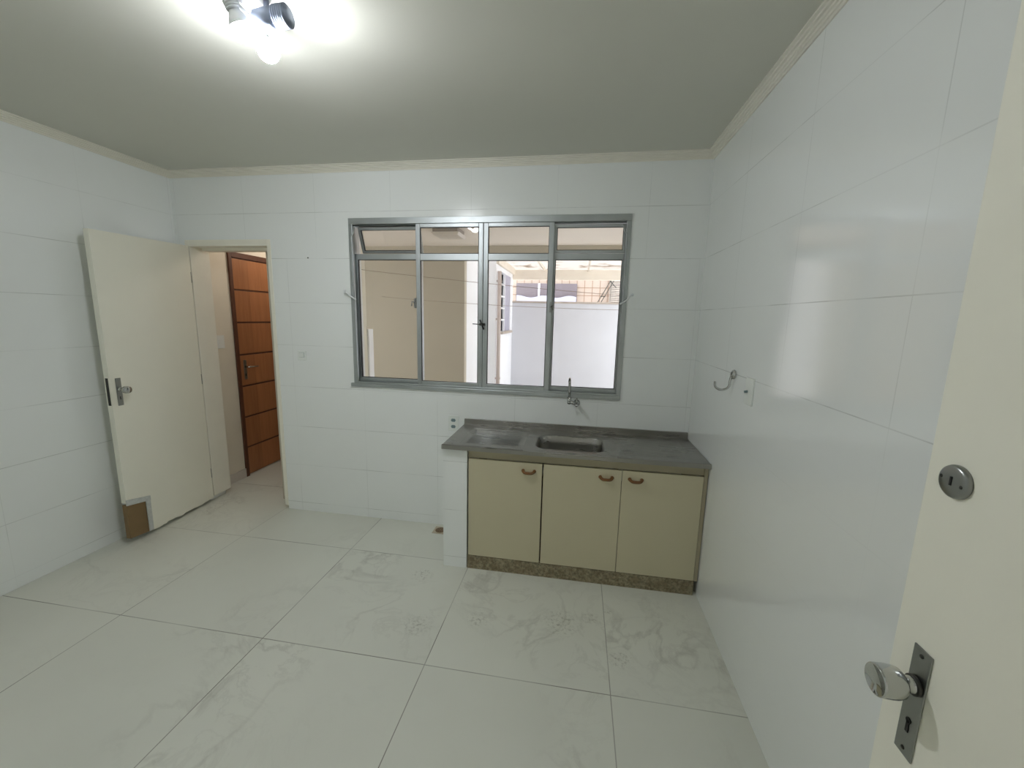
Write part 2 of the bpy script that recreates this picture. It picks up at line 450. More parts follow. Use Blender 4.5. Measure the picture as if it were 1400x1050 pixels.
# brown entrance door in the corridor's left wall
d3 = thing('door_3', (-3.91, .51, 0), 'brown wooden entrance door with horizontal grooves in the corridor', 'door', kind='structure')
MB().box(-3.912, -3.893, .50, .535, 0, 2.13, .002).box(-3.912, -3.893, 1.33, 1.365, 0, 2.13, .002).box(-3.912, -3.893, .535, 1.33, 2.082, 2.13, .002).build('door_frame', M['woodD'], d3)
b = MB(); zs = [.012, .288, .588, .890, 1.191, 1.493, 1.793, 2.080]
for a, c in zip(zs, zs[1:]): b.box(-3.909, -3.8975, .537, 1.328, a+.008, c-.008, .002)
dl = b.build('door_leaf', M['wood'], d3)
box('groove', M['woodD'], -3.911, -3.904, .536, 1.329, .012, 2.081, dl)
e3 = box('escutcheon', M['dull'], -3.899, -3.893, .572, .604, .955, 1.14, d3, .002)
MB().tube([(-3.895, .588, 1.075), (-3.855, .588, 1.075), (-3.848, .596, 1.075), (-3.846, .69, 1.073)], [.009, .008, .008, .006], 12).build('lever', M['chrome'], e3)
box('keyhole', M['black'], -3.8932, -3.8925, .584, .592, .985, 1.01, e3)

# ------------------------------------------------------------------ right-hand door, opened back against the right wall
FX = -.17
d2 = thing('door_2', (FX, -2.86, 0), 'cream door opened back along the right wall, nearest the camera', 'door', kind='structure')
tag(box('door_leaf', M['cream'], FX, FX+.036, -2.87, -2.048, .012, 2.12, d2, .0025), 'cream painted flush leaf')
e2 = box('escutcheon', M['dull'], FX-.003, FX, -2.128, -2.092, .866, 1.070, d2, .0012)
kp2 = [(0, -.001), (.0155, -.001), (.0155, .004), (.0135, .007), (.0125, .014), (.0115, .018), (.018, .0205), (.0235, .026),
       (.0258, .034), (.0266, .045), (.0262, .056), (.0256, .0605), (.0248, .0618), (.0236, .0618), (.0230, .0606), (0, .0600)]
kn = MB().lathe(kp2, aim((FX-.003, -2.110, 1.003), (-1, 0, 0)), 48).build('knob', M['chrome'], e2)
MB().lathe([(.0128, .0), (.0165, .0), (.0165, .006), (.0145, .0075), (.0128, .0075)], aim((FX-.0035, -2.110, 1.003), (-1, 0, 0)), 32).build('knob_collar', M['darkm'], e2)
MB().box(FX-.0042, FX-.0028, -2.1135, -2.1075, .912, .934).lathe([(0, -.001), (.005, -.001), (.005, .0002), (0, .0002)], aim((FX-.004, -2.1105, .934), (-1, 0, 0)), 16, False).build('keyhole', M['black'], e2)
b = MB()
for z in (1.058, .879): b.lathe([(0, -.001), (.0038, -.001), (.0034, .0012), (0, .0016)], aim((FX-.003, -2.110, z), (-1, 0, 0)), 16)
b.build('screw', M['darkm'], e2)
db = MB().lathe([(.0, .0), (.0265, .0), (.0268, .003), (.0255, .0065), (.0225, .0085), (.012, .0092), (0, .0094)], aim((FX, -2.104, 1.363), (-1, 0, 0)), 48).build('deadbolt_rosette', M['dull'], d2)
MB().box(FX-.0104, FX-.009, -2.1055, -2.1025, 1.357, 1.371).build('keyhole', M['black'], db)
b = MB()
for y, z in ((-2.086, 1.366), (-2.121, 1.360)): b.lathe([(0, -.002), (.003, -.002), (.0028, .0008), (0, .001)], aim((FX-.0082, y, z), (-1, 0, 0)), 12)
b.build('screw', M['darkm'], db)
MB().box(-.185, -.14, YF-.12, YF, 0, 2.13).build('door_frame', M['frame'], d2)

# ------------------------------------------------------------------ kitchen window
w = thing('window_1', ((WX0+WX1)/2, 0, WZ0), 'grey aluminium sliding window with four lights and tilting vents above the sink', 'window', kind='structure')
fy0, fy1 = -.010, .10
b = MB()
b.box(WX0-.004, WX1+.004, fy0, .01, 2.226, WZ1+.002, .002).box(WX0, WX1, .01, fy1, 2.236, WZ1, .0)
b.box(WX0-.004, WX0+.026, fy0, .01, WZ0, 2.226, .002).box(WX0, WX0+.014, .01, fy1, WZ0, 2.236)
b.box(WX1-.026, WX1+.004, fy0, .01, WZ0, 2.226, .002).box(WX1-.014, WX1, .01, fy1, WZ0, 2.236)
b.box(WX0-.03, WX1+.004, -.016, .01, WZ0-.010, WZ0+.016, .003).box(WX0+.014, WX1-.014, -.010, .012, WZ0+.016, WZ0+.030, .002)
b.box(WX0+.014, WX1-.014, .012, fy1, WZ0-.0, WZ0+.020).box(WX0+.014, WX1-.014, .040, .048, WZ0+.02, WZ0+.036).box(WX0+.014, WX1-.014, .085, .093, WZ0+.02, WZ0+.036)
b.build('window_frame', M['alu'], w)
# outer fixed structure of lights 1 and 4 (behind), with transom
def outer_light(x0, x1, wl, wr):
    b = MB()
    b.box(x0, x1, .034, .062, 1.991, 2.030, .002)                        # transom
    b.box(x0, x1, .034, .058, 1.088, 1.125, .002)                        # bottom rail
    b.box(x0, x0+wl, .034, .062, 1.125, 1.991, .001).box(x1-wr, x1, .034, .062, 1.125, 1.991, .001)
    b.box(x0, x1, .03, .09, 2.222, 2.238)
    s = b.build('outer_sash', M['alu'], w)
    MB().box(x0+wl-.001, x1-wr+.001, .044, .048, 1.120, 1.994).build('glass_pane', M['glass'], s)
    g = MB()
    g.box(x0+wl, x0+wl+.0035, .036, .05, 1.124, 1.992).box(x1-wr-.0035, x1-wr, .036, .05, 1.124, 1.992)
    g.box(x0+wl, x1-wr, .036, .05, 1.1245, 1.128).box(x0+wl, x1-wr, .036, .05, 1.9875, 1.991)
    g.build('glazing_rubber', M['rubber'], s)
outer_light(WX0+.014, -1.888, .022, .030); outer_light(-.978, WX1-.014, .038, .022)
def vent(x0, x1, ang, lab):
    """tilting vent hinged at its top edge, bottom pushed outwards"""
    z1, z0 = 2.218, 2.034; hy = .045
    R_ = Matrix.Translation((0, hy, z1)) @ Matrix.Rotation(ang, 4, 'X') @ Matrix.Translation((0, -hy, -z1))
    def rot(mb): bmesh.ops.transform(mb.bm, matrix=R_, verts=mb.bm.verts[:]); return mb
    b = MB(); f = .020
    b.box(x0, x1, hy-.012, hy+.012, z1-f, z1, .002).box(x0, x1, hy-.012, hy+.012, z0, z0+f, .002)
    b.box(x0, x0+f, hy-.012, hy+.012, z0+f, z1-f, .001).box(x1-f, x1, hy-.012, hy+.012, z0+f, z1-f, .001)
    s = rot(b).build('vent_sash', M['alu'], w); tag(s, lab)
    rot(MB().box(x0+f-.002, x1-f+.002, hy-.002, hy+.002, z0+f-.002, z1-f+.002)).build('glass_pane', M['glass'], s)
    g = MB(); q = .0028
    g.box(x0+f, x0+f+q, hy-.011, hy, z0+f, z1-f).box(x1-f-q, x1-f, hy-.011, hy, z0+f, z1-f)
    g.box(x0+f, x1-f, hy-.011, hy, z0+f, z0+f+q).box(x0+f, x1-f, hy-.011, hy, z1-f-q, z1-f)
    rot(g).build('glazing_rubber', M['rubber'], s)
vent(-2.372, -1.903, math.radians(20), 'vent tilted open')
vent(-.955, -.484, math.radians(4), 'vent almost closed')
# inner sashes 2 and 3 (nearer track)
def inner_sash(x0, x1, gx0, gx1):
    b = MB(); y0, y1 = -.004, .026
    b.box(x0, gx0, y0, y1, 1.088, 2.226, .003).box(gx1, x1, y0, y1, 1.088, 2.226, .003)
    b.box(gx0, gx1, y0+.001, y1, 1.092, 1.124, .002).box(gx0, gx1, y0+.001, y1, 1.981, 2.026, .002).box(gx0, gx1, y0+.001, y1, 2.201, 2.226, .002)
    b.box(x0+.010, x0+.014, y0-.002, y0+.002, 1.09, 2.224).box(x1-.014, x1-.010, y0-.002, y0+.002, 1.09, 2.224)
    s = b.build('sliding_sash', M['alu'], w)
    MB().box(gx0-.004, gx1+.004, .009, .013, 1.120, 1.985).build('glass_pane', M['glass'], s)
    MB().box(gx0-.004, gx1+.004, .009, .013, 2.022, 2.205).build('glass_pane', M['glass'], s)
    g = MB(); q = .003
    for z0, z1 in ((1.124, 1.981), (2.026, 2.201)):
        g.box(gx0, gx0+q, -.002, .009, z0, z1).box(gx1-q, gx1, -.002, .009, z0, z1)
        g.box(gx0, gx1, -.002, .009, z0, z0+q).box(gx0, gx1, -.002, .009, z1-q, z1)
    g.build('glazing_rubber', M['rubber'], s)
inner_sash(-1.917, -1.431, -1.884, -1.464)
inner_sash(-1.429, -.950, -1.396, -.984)
# vent levers
def lever(sx, x, lab):
    b = MB()
    b.tube([(x+sx*.022, -.012, 2.205), (x+sx*.018, -.014, 2.165), (x, -.016, 2.14), (x, -.016, 1.80), (x-sx*.004, -.018, 1.735), (x+sx*.012, -.020, 1.70)], .0045, 8)
    b.box(x-.008, x+.008, -.022, -.008, 1.80, 1.83, .002)
    r = b.build('vent_rod', M['alu'], w)
    b = MB(); b.tube([(x+sx*.018, -.018, 1.70), (x-sx*.022, -.030, 1.728), (x-sx*.050, -.040, 1.758)], [.007, .005, .004], 8)
    b.lathe([(0, -.008), (.008, -.006), (.010, 0), (.008, .006), (0, .008)], aim((x-sx*.055, -.041, 1.762), (0, -1, 0)), 14)
    tag(b.build('lever_handle', M['lampw'], r), lab)
lever(1, -2.392, 'white-tipped lever'); lever(-1, -.487, 'white-tipped lever')
def latch(x, z, s):
    b = MB().box(x-.008, x+.008, -.014, .0, z-.035, z+.035, .003).tube([(x, -.012, z), (x+s*.018, -.022, z+.012), (x+s*.02, -.024, z-.022)], .005, 8)
    b.build('latch', M['dull'], w)
latch(-1.925, 1.685, -1); latch(-.958, 1.675, 1)
b = MB().box(-1.452, -1.412, -.014, -.004, 1.538, 1.556, .003).tube([(-1.43, -.012, 1.547), (-1.43, -.028, 1.547)], .008, 10)
b.tube([(-1.444, -.028, 1.578), (-1.416, -.028, 1.512)], .0055, 8).tube([(-1.50, -.012, 1.549), (-1.452, -.012, 1.547)], .003, 8)
b.build('latch', M['darkm'], w)

# ------------------------------------------------------------------ laundry area beyond the window
struct('wall_laundry_far', M['svc'], -4.6, -2.474, 3.2, 3.32, 0, H)
struct('wall_laundry_lintel', M['svc'], -2.474, .9, 3.2, 3.32, 2.45, H)
struct('ceiling_laundry', M['svcC'], -4.6, .9, .145, 3.2, H, H+.12)
struct('wall_laundry_right', M['svc'], .9, 1.02, .145, 3.2, 0, H)
struct('wall_laundry_left', M['svc'], -4.72, -4.6, 1.52, 3.2, 0, H)
lf = thing('flush_ceiling_light', (-2.36, 2.05, 2.62), 'square flush ceiling light with glass diffuser beyond the window', 'ceiling light')
box('lamp_base', M['diffm'], -2.50, -2.20, 1.92, 2.22, 2.565, 2.62, lf, .004)
bb = bmesh.new(); bmesh.ops.create_cube(bb, size=1)
for v in bb.verts:
    lo = v.co.z < 0; k = .17 if not lo else .145
    v.co = Vector((-2.35 + (k if v.co.x > 0 else -k), 2.09 + (k if v.co.y > 0 else -k), 2.535 if lo else 2.565))
m_ = MB(); m_._merge(bb); m_.build('glass_diffuser', M['diff'], lf)
# clotheslines
def wirecurve(name, a, c, sag, lab):
    A, B = Vector(a), Vector(c); P = []
    for i in range(25):
        t = i/24; p = A.lerp(B, t); p.z -= sag*4*t*(1-t); P.append(p)
    o = MB().tube(P, .0022, 6).build(name, M['wire'], loc=None); tag(o, lab, 'clothesline', None); return o
wirecurve('clothesline', (-3.12, 1.0, 2.052), (.9, 1.0, 1.74), .03, 'thin clothesline crossing behind the upper panes, the higher of the two')
wirecurve('clothesline', (-3.0, 1.62, 1.80), (.9, 1.6, 1.72), .05, 'thin clothesline hanging lower, across the white courtyard wall')

# ------------------------------------------------------------------ courtyard
struct('floor_courtyard', M['conc'], -2.6, 3.2, 3.4, 6.0, -.12, -.0)
LX = -2.2
def holed_side(name, m, x0, x1, ys, holes, z0, z1):
    b = MB(); cuts = sorted({ys[0], ys[1], *[h[0] for h in holes], *[h[1] for h in holes]})
    for a, c in zip(cuts, cuts[1:]):
        mid = (a+c)/2; z = z0
        for p, q in sorted([(h[2], h[3]) for h in holes if h[0] < mid < h[1]]):
            b.box(x0, x1, a, c, z, p); z = q
        b.box(x0, x1, a, c, z, z1)
    return tag(b.build(name, m), kind='structure')
holed_side('wall_courtyard_left', M['white'], LX-.16, LX, (4.2, 6.0), [(4.70, 5.75, 1.33, 2.42)], 0, 2.62)
struct('wall_courtyard_return', M['white'], -2.62, -2.474, 3.32, 4.2, 0, 2.62)
struct('wall_courtyard_step', M['column'], -2.62, LX-.16, 4.2, 4.34, 0, 1.55)
struct('trim_3', M['column'], -2.474, -2.452, 4.2, 4.34, 1.55, 2.62)
struct('wall_courtyard_end', M['endw'], -2.36, 3.2, 6.0, 6.15, 0, 1.915)
struct('trim_4', M['coping'], -2.2, 3.2, 5.985, 6.17, 1.915, 1.955)
struct('wall_courtyard_right', M['white'], 3.2, 3.35, 3.3, 6.15, 0, .8)
w2 = thing('window_2', (LX, 5.2, 1.33), 'courtyard window with horizontal bars and stone sill in the white side wall', 'window', kind='structure')
box('pane', M['pane'], LX-.10, LX-.09, 4.70, 5.75, 1.33, 2.42, w2)
box('shutter', M['lav'], LX-.06, LX-.02, 5.18, 5.75, 1.33, 2.42, w2)
b = MB()
for z in (1.55, 1.77, 1.99, 2.21): b.box(LX-.05, LX-.02, 4.70, 5.18, z-.014, z+.014)
b.box(LX-.055, LX-.015, 5.15, 5.18, 1.33, 2.42); b.build('window_bar', M['white'], w2)
box('sill', M['coping'], LX-.02, LX+.05, 4.66, 5.79, 1.285, 1.33, w2, .004)
w3 = thing('window_3', (-2.40, 4.25, 1.55), 'narrow louvred window beside the downpipe in the courtyard', 'window', kind='structure')
b = MB()
for i in range(11): b.box(-2.45, LX-.16, 4.20, 4.26, 1.56+i*.094, 1.575+i*.094)
b.box(-2.45, LX-.16, 4.28, 4.30, 1.55, 2.62); b.build('louvre', M['pane'], w3)
dp = MB().tube([(LX+.05, 4.26, .0), (LX+.05, 4.26, 2.38)], .035, 16)
for z in (.5, 1.55, 2.2): dp.box(LX-.0, LX+.09, 4.24, 4.28, z, z+.03)
tag(dp.build('downpipe', M['pipe']), 'pale vertical downpipe on the left courtyard wall', 'pipe')
rf = thing('courtyard_roof', (.4, 4.6, 2.5), 'dirty translucent roof sheet on cream beams over the courtyard', 'roof')
tag(MB().box(LX-.42, .7, 3.32, 6.2, 2.622, 2.629).build('translucent_sheet', M['roof'], rf), 'stained translucent sheet')
box('edge_beam', M['beam'], LX-.1, .7, 5.95, 6.05, 2.40, 2.60, rf, .004)
for x in (-1.52, -.62, .28): box('rafter', M['beam'], x-.013, x+.013, 3.32, 5.95, 2.57, 2.622, rf)
box('rafter', M['beam'], LX+.002, LX+.05, 4.2, 5.95, 2.50, 2.622, rf)

struct('wall_neighbour', M['neigh'], -6.0, 5.0, 8.0, 8.3, 0, 5.5)
wn = thing('window_4', (-1.63, 7.95, 2.02), 'wide grey window with pale curtains in the tiled wall beyond the courtyard', 'window', kind='structure')
box('window_panel', M['greyg'], -2.42, -.85, 7.93, 8.0, 2.02, 2.485, wn, .004)
box('window_bar', M['white'], -1.845, -1.80, 7.915, 7.93, 2.02, 2.485, wn)
b = MB()
P_ = [(-2.40, 2.03)] + [(-.86, 2.03)] + [(-.86 - i*1.54/16, 2.15 + .03*math.sin(i*.9)) for i in range(17)]
b.poly_prism(P_, 'y', 7.895, 7.915); b.build('curtain', M['lav'], wn)
sh = MB().box(-.03, -.0, 7.90, 7.992, 1.98, 2.75)
for i in range(16): sh.box(-.02, .9, 7.90, 7.985, 2.0+i*.045, 2.03+i*.045)
tag(sh.build('louvred_shutter', M['coping']), 'pale slatted shutter on the tiled house wall at the far right of the window view', 'shutter')
b = MB().tube([(-.36, 7.8, 1.95), (.02, 7.8, 2.65)], .009, 8).tube([(-.28, 7.8, 1.95), (.10, 7.8, 2.65)], .009, 8)
b.tube([(-.26, 7.8, 2.17), (-.14, 7.8, 2.17)], .009, 8).tube([(-.10, 7.8, 2.60), (.12, 7.8, 2.38)], .009, 8)
b.tube([(-.20, 7.8, 2.24), (-.20, 8.0, 2.24)], .012, 8)
tag(b.build('trim_5', M['darkm']), kind='structure')

# ------------------------------------------------------------------ countertop with basin
CX0, CD, CH, CB = -1.556, -.524, .821, .797
ct = thing('sink_countertop', (-.78, -.26, CB), 'stainless steel sink countertop with ribbed drainers and central basin under the window', 'countertop')
BX0, BX1, BY0, BY1 = -.992, -.572, -.452, -.152
def rrect(x0, x1, y0, y1, r, n=8):
    P = []
    for cx, cy, a0 in ((x1-r, y1-r, 0), (x0+r, y1-r, 90), (x0+r, y0+r, 180), (x1-r, y0+r, 270)):
        for i in range(n+1):
            a = math.radians(a0 + 90*i/n); P.append((cx+r*math.cos(a), cy+r*math.sin(a)))
    return P
def make_top():
    bm = bmesh.new()
    EX = [CX0, BX0-.06, BX1+.06, -.003]
    YB, YFr = -.006, CD
    # raised rolled front edge + back, heights by y
    def hz(x, y):
        z = CH
        if y < CD+.022: z += .0045*math.sin(PI*min(1, (CD+.022-y)/.022)/1.0)
        return z
    def panel(x0, x1, px0, px1, ribs):
        xs = sorted(set([x0, x1] + [x0+(x1-x0)*i/60 for i in range(61)] + [px0, px0+.006, px1-.006, px1]))
        ny = 180; ys = [YFr + (YB-YFr)*j/ny for j in range(ny+1)]
        py0, py1 = -.468, -.105
        g = []
        for x in xs:
            row = []
            for y in ys:
                z = hz(x, y)
                ex = min(x-px0, px1-x); ey = min(y-py0, py1-y); e = min(ex, ey)
                if e > 0:
                    k = min(1, e/.010); z -= .0035*k
                    if e > .028 and ribs:
                        z += .0030*(.5+.5*math.cos(2*PI*(y+.30)/.027))*min(1, (e-.028)/.012)
                row.append(bm.verts.new((x, y, z)))
            g.append(row)
        for i in range(len(xs)-1):
            for j in range(ny): bm.faces.new((g[i][j], g[i+1][j], g[i+1][j+1], g[i][j+1]))
    panel(EX[0], EX[1], -1.462, -1.062, True)
    panel(EX[2], EX[3], -.498, -.085, True)
    # ring between rectangle and basin mouth, then basin
    N = 8; base = rrect(BX0, BX1, BY0, BY1, .07, N)
    def outer(p):
        # project each mouth point on the enclosing rectangle
        cx, cy = (BX0+BX1)/2, (BY0+BY1)/2; X0, X1, Y0, Y1 = EX[1], EX[2], YFr, YB
        dx, dy = p[0]-cx, p[1]-cy
        t = 1e9
        if dx > 1e-9: t = min(t, (X1-cx)/dx)
        if dx < -1e-9: t = min(t, (X0-cx)/dx)
        if dy > 1e-9: t = min(t, (Y1-cy)/dy)
        if dy < -1e-9: t = min(t, (Y0-cy)/dy)
        return (cx+dx*t, cy+dy*t)
    prev = None
    rings = []
    O = [outer(p) for p in base]
    rings.append([(q[0], q[1], CH) for q in O])
    rings.append([(p[0]*.82+q[0]*.18, p[1]*.82+q[1]*.18, CH) for p, q in zip(base, O)])
    def inset(d, z, r):
        return [(a, c, z) for a, c in rrect(BX0+d, BX1-d, BY0+d, BY1-d, r, N)]
    rings.append(inset(-.012, CH+.0005, .080)); rings.append(inset(-.006, CH+.0018, .075)); rings.append(inset(0, CH-.0005, .07))
    rings.append(inset(.004, CH-.006, .068)); rings.append(inset(.009, CH-.06, .066)); rings.append(inset(.014, CH-.105, .064))
    rings.append(inset(.022, CH-.124, .058)); rings.append(inset(.036, CH-.137, .05)); rings.append(inset(.06, CH-.142, .04)); rings.append(inset(.12, CH-.145, .028))
    V = []
    for r in rings: V.append([bm.verts.new(c) for c in r])
    n = len(base)
    for A, B in zip(V, V[1:]):
        for i in range(n): bm.faces.new((A[i], A[(i+1) % n], B[(i+1) % n], B[i]))
    bm.faces.new(V[-1])
    # corners of the enclosing rectangle
    X0, X1 = EX[1], EX[2]
    for cx, cy in ((X0, YFr), (X1, YFr), (X1, YB), (X0, YB)):
        # nearest two consecutive outer verts straddling the corner
        best = None
        for i in range(n):
            a, c = V[0][i].co, V[0][(i+1) % n].co
            onx = lambda p: abs(p.x-cx) < 1e-6; ony = lambda p: abs(p.y-cy) < 1e-6
            if (onx(a) and ony(c)) or (ony(a) and onx(c)): best = i
        if best is not None:
            bm.faces.new((V[0][best], V[0][(best+1) % n], bm.verts.new((cx, cy, CH))))
    # front lip, left lip, underside lip
    for pts in (((CX0, CD, CH), (-.003, CD, CH), (-.003, CD, CB), (CX0, CD, CB)),
                ((CX0, CD, CB), (-.003, CD, CB), (-.003, CD+.02, CB), (CX0, CD+.02, CB)),
                ((CX0, -.006, CH), (CX0, CD, CH), (CX0, CD, CB), (CX0, -.006, CB)),
                ((CX0, -.006, CB), (CX0, CD, CB), (CX0+.02, CD, CB), (CX0+.02, -.006, CB))):
        bm.faces.new([bm.verts.new(p) for p in pts])
    bmesh.ops.remove_doubles(bm, verts=bm.verts[:], dist=.0002)
    bmesh.ops.recalc_face_normals(bm, faces=bm.faces[:])
    m = MB(); m._merge(bm, None, True); return m
top = make_top().build('worktop', M['steel'], ct)
top.data.set_sharp_from_angle(angle=math.radians(38))
b = MB().box(CX0, -.003, -.016, -.001, CH-.002, .862, .002).box(CX0, -.003, -.024, -.016, CH-.002, CH+.005, .002)
b.build('backsplash', M['steel'], ct)
MB().lathe([(.0, .001), (.018, .001), (.020, .003), (.028, .0035), (.030, 0)], aim((-.782, -.30, CH-.145), (0, 0, 1)), 24).build('basin_drain', M['chrome'], ct)

# ------------------------------------------------------------------ cabinet
KX0, KX1, KY = -1.400, -.006, -.494
cb = thing('sink_cabinet', (-.70, -.25, 0), 'beige laminate three-door cabinet under the steel sink on a granite plinth', 'cabinet')
b = MB().box(KX0+.004, KX1, KY+.022, -.02, .094, .113).box(KX0+.004, KX0+.020, KY+.022, -.02, .113, .64).box(KX1-.018, KX1, KY+.024, -.02, .095, .79)
b.box(-.472-.009, -.472+.009, KY+.03, -.02, .113, .64).box(-.94, -.925, KY+.03, -.02, .113, .64)
b.build('carcass', M['gap'], cb)
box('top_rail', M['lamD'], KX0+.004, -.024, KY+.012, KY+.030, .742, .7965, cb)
zt, zb = .738, .094
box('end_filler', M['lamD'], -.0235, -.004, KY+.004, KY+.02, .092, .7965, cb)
def cab_door(x0, x1, hx):
    d = box('door', M['lam'], x0, x1, KY, KY+.018, zb, zt, cb, .0012)
    b = MB(); z = .690; h = .034
    P = []
    for i in range(17):
        t = -1 + 2*i/16; P.append((hx+h*t, KY-.008-.020*(1-abs(t)**4), z-.006*(1-t*t*t*t)))
    b.tube([(hx-h, KY+.001, z)] + P + [(hx+h, KY+.001, z)], .0088, 12)
    for s in (-1, 1): b.lathe([(0, -.001), (.0105, -.001), (.0105, .006), (.007, .012), (0, .014)], aim((hx+s*h, KY, z), (0, -1, 0)), 18)
    b.build('handle', M['handle'], d)
cab_door(KX0+.008, -.938, -1.018); cab_door(-.930, -.4745, -.562); cab_door(-.4715, -.026, -.395)
tag(box('plinth', M['granite'], KX0+.002, KX1-.016, KY+.002, KY+.40, 0, .090, cb), 'brown green granite plinth')
box('support_pillar', M['pillar'], -1.556, -1.402, -.494, -.0, 0, .797)
tag(bpy.data.objects['support_pillar'], 'white tiled support pillar under the left end of the steel countertop', 'pillar')

# ------------------------------------------------------------------ wall tap
tp = thing('wall_tap', (-.765, 0, 1.03), 'chrome wall tap with raised swan-neck spout above the sink', 'tap')
b = MB().lathe([(0, 0), (.024, 0), (.024, .004), (.014, .010), (.012, .012)], aim((-.752, -.0, 1.022), (0, -1, 0)), 28)
b.tube([(-.752, -.008, 1.022), (-.752, -.075, 1.022)], .011, 16)
b.tube([(-.745, -.062, 1.022), (-.802, -.078, 1.045)], [.012, .014], 16)
b.tube([(-.802, -.078, 1.032), (-.802, -.078, 1.075)], [.015, .0145], 16)
b.lathe([(0, -.016), (.012, -.013), (.0155, -.004), (.0155, .004), (.012, .013), (0, .016)], aim((-.802, -.078, 1.040), (0, 0, 1)), 20)
b.build('tap_body', M['chrome'], tp)
P = [(-.802, -.078, 1.07), (-.803, -.078, 1.12), (-.804, -.078, 1.165)]
for i in range(1, 13):
    a = PI*i/12*.86; P.append((-.804, -.078-.055+.055*math.cos(a), 1.165+.045*math.sin(a)))
MB().tube(P, [.0085]*len(P), 14).build('spout', M['chrome'], tp)
b = MB().lathe([(0, 0), (.012, 0), (.013, .006), (.010, .016), (.006, .02), (0, .02)], aim((-.752, -.075, 1.022), (0, -1, 0)), 20)
b.tube([(-.752, -.088, 1.022), (-.752, -.090, 1.072)], [.0055, .0045], 10)
b.build('tap_lever', M['chrome'], tp)

# ------------------------------------------------------------------ switches, socket, hook, drain, wall plug
def plate(name, loc, u, hw, hh, nrm, lab, cat, inner):
    o = thing(name, loc, lab, cat)
    x, y, z = loc; d = .007
    if nrm == 'y': box('cover_plate', M['plastic'], x-hw, x+hw, y-d, y, z-hh, z+hh, o, .002)
    elif nrm == 'x': box('cover_plate', M['plastic'], x-d, x, y-hw, y+hw, z-hh, z+hh, o, .002)
    else: box('cover_plate', M['plastic'], x, x+d, y-hw, y+hw, z-hh, z+hh, o, .002)
    inner(o); return o
def sw_inner(o):
    x, y, z = o.location
    MB().box(x-.020, x+.020, y-.0105, y-.006, z-.011, z+.022, .0015).build('rocker', M['plastic'], o)
    MB().box(x-.0215, x+.0215, y-.0078, y-.0066, z-.0125, z+.0235).build('rocker_surround', M['plasticD'], o)
plate('light_switch', (-2.847, 0, 1.274), 0, .036, .036, 'y', 'small square white light switch on the tiled wall left of the window', 'switch', sw_inner)
def so_inner(o):
    x, y, z = o.location
    for dz in (-.024, .024):
        s = MB().poly_prism([(x-.019, z+dz), (x-.011, z+dz+.012), (x+.011, z+dz+.012), (x+.019, z+dz), (x+.011, z+dz-.012), (x-.011, z+dz-.012)], 'y', y-.009, y-.0065).build('outlet_insert', M['plasticD'], o)
        b = MB()
        for dx in (-.009, 0, .009): b.lathe([(0, 0), (.0022, 0), (.0022, .0008), (0, .0008)], aim((x+dx, y-.009, z+dz), (0, -1, 0)), 10, False)
        b.build('pin_hole', M['black'], s)
plate('power_outlet', (-1.642, 0, .818), 0, .038, .058, 'y', 'white double power outlet on the wall left of the steel backsplash', 'outlet', so_inner)
def rw_inner(o):
    x, y, z = o.location
    MB().tube([(x-.006, y+.012, z-.002), (x-.020, y+.012, z-.004)], [.006, .005], 12).build('dimmer_stub', M['plasticD'], o)
plate('wall_plate', (0, -.893, 1.300), 0, .039, .060, 'x', 'tall white cover plate on the right wall beside the chrome hook', 'switch', rw_inner)
def co_inner(o):
    x, y, z = o.location
    MB().box(x+.006, x+.011, y-.010, y+.010, z-.012, z+.018, .001).build('rocker', M['plastic'], o)
plate('light_switch', (-3.91, .345, 1.325), 0, .045, .058, '-x', 'white light switch on the cream corridor wall beside the brown door', 'switch', co_inner)

hk = thing('wall_hook', (0, -.70, 1.345), 'chrome coat hook with round base on the right tiled wall', 'hook')
MB().lathe([(0, 0), (.022, 0), (.024, .004), (.021, .012), (.012, .019), (0, .021)], aim((0, -.700, 1.350), (-1, 0, 0)), 28).build('hook_base', M['chrome'], hk)
P = [(-.014, -.700, 1.345), (-.020, -.700, 1.315)]
for i in range(0, 11):
    a = PI*i/10*.92; P.append((-.020-.034+.034*math.cos(a), -.700, 1.300-.028*math.sin(a)))
P.append((-.088, -.700, 1.312))
MB().tube(P, [.0075]+[.006]*(len(P)-2)+[.0055], 12).build('hook_arm', M['chrome'], hk)

nl = MB().lathe([(0, 0), (.005, 0), (.005, .003), (0, .004)], aim((-2.752, 0, 1.998), (0, -1, 0)), 14).build('wall_plug', M['darkm'])
tag(nl, 'tiny dark wall plug in the tiles above the square light switch', 'wall plug')

dr = thing('floor_drain', (-1.72, -.085, 0), 'small square floor drain with rusty grate beside the white pillar', 'drain')
MB().box(-1.77, -1.67, -.135, -.035, 0, .0025, .001).build('drain_frame', M['drain'], dr)
b = MB().lathe([(0, .0028), (.036, .0028), (.038, .0034), (.036, .0040), (0, .0042)], aim((-1.72, -.085, 0), (0, 0, 1)), 28)
g = b.build('grate', M['drainG'], dr)
b = MB()
for r, n in ((.012, 5), (.026, 10)):
    for i in range(n):
        a = 2*PI*i/n; b.lathe([(0, .0042), (.0035, .0043), (0, .0046)], aim((-1.72+r*math.cos(a), -.085+r*math.sin(a), 0), (0, 0, 1)), 8, False)
b.build('grate_hole', M['black'], g)

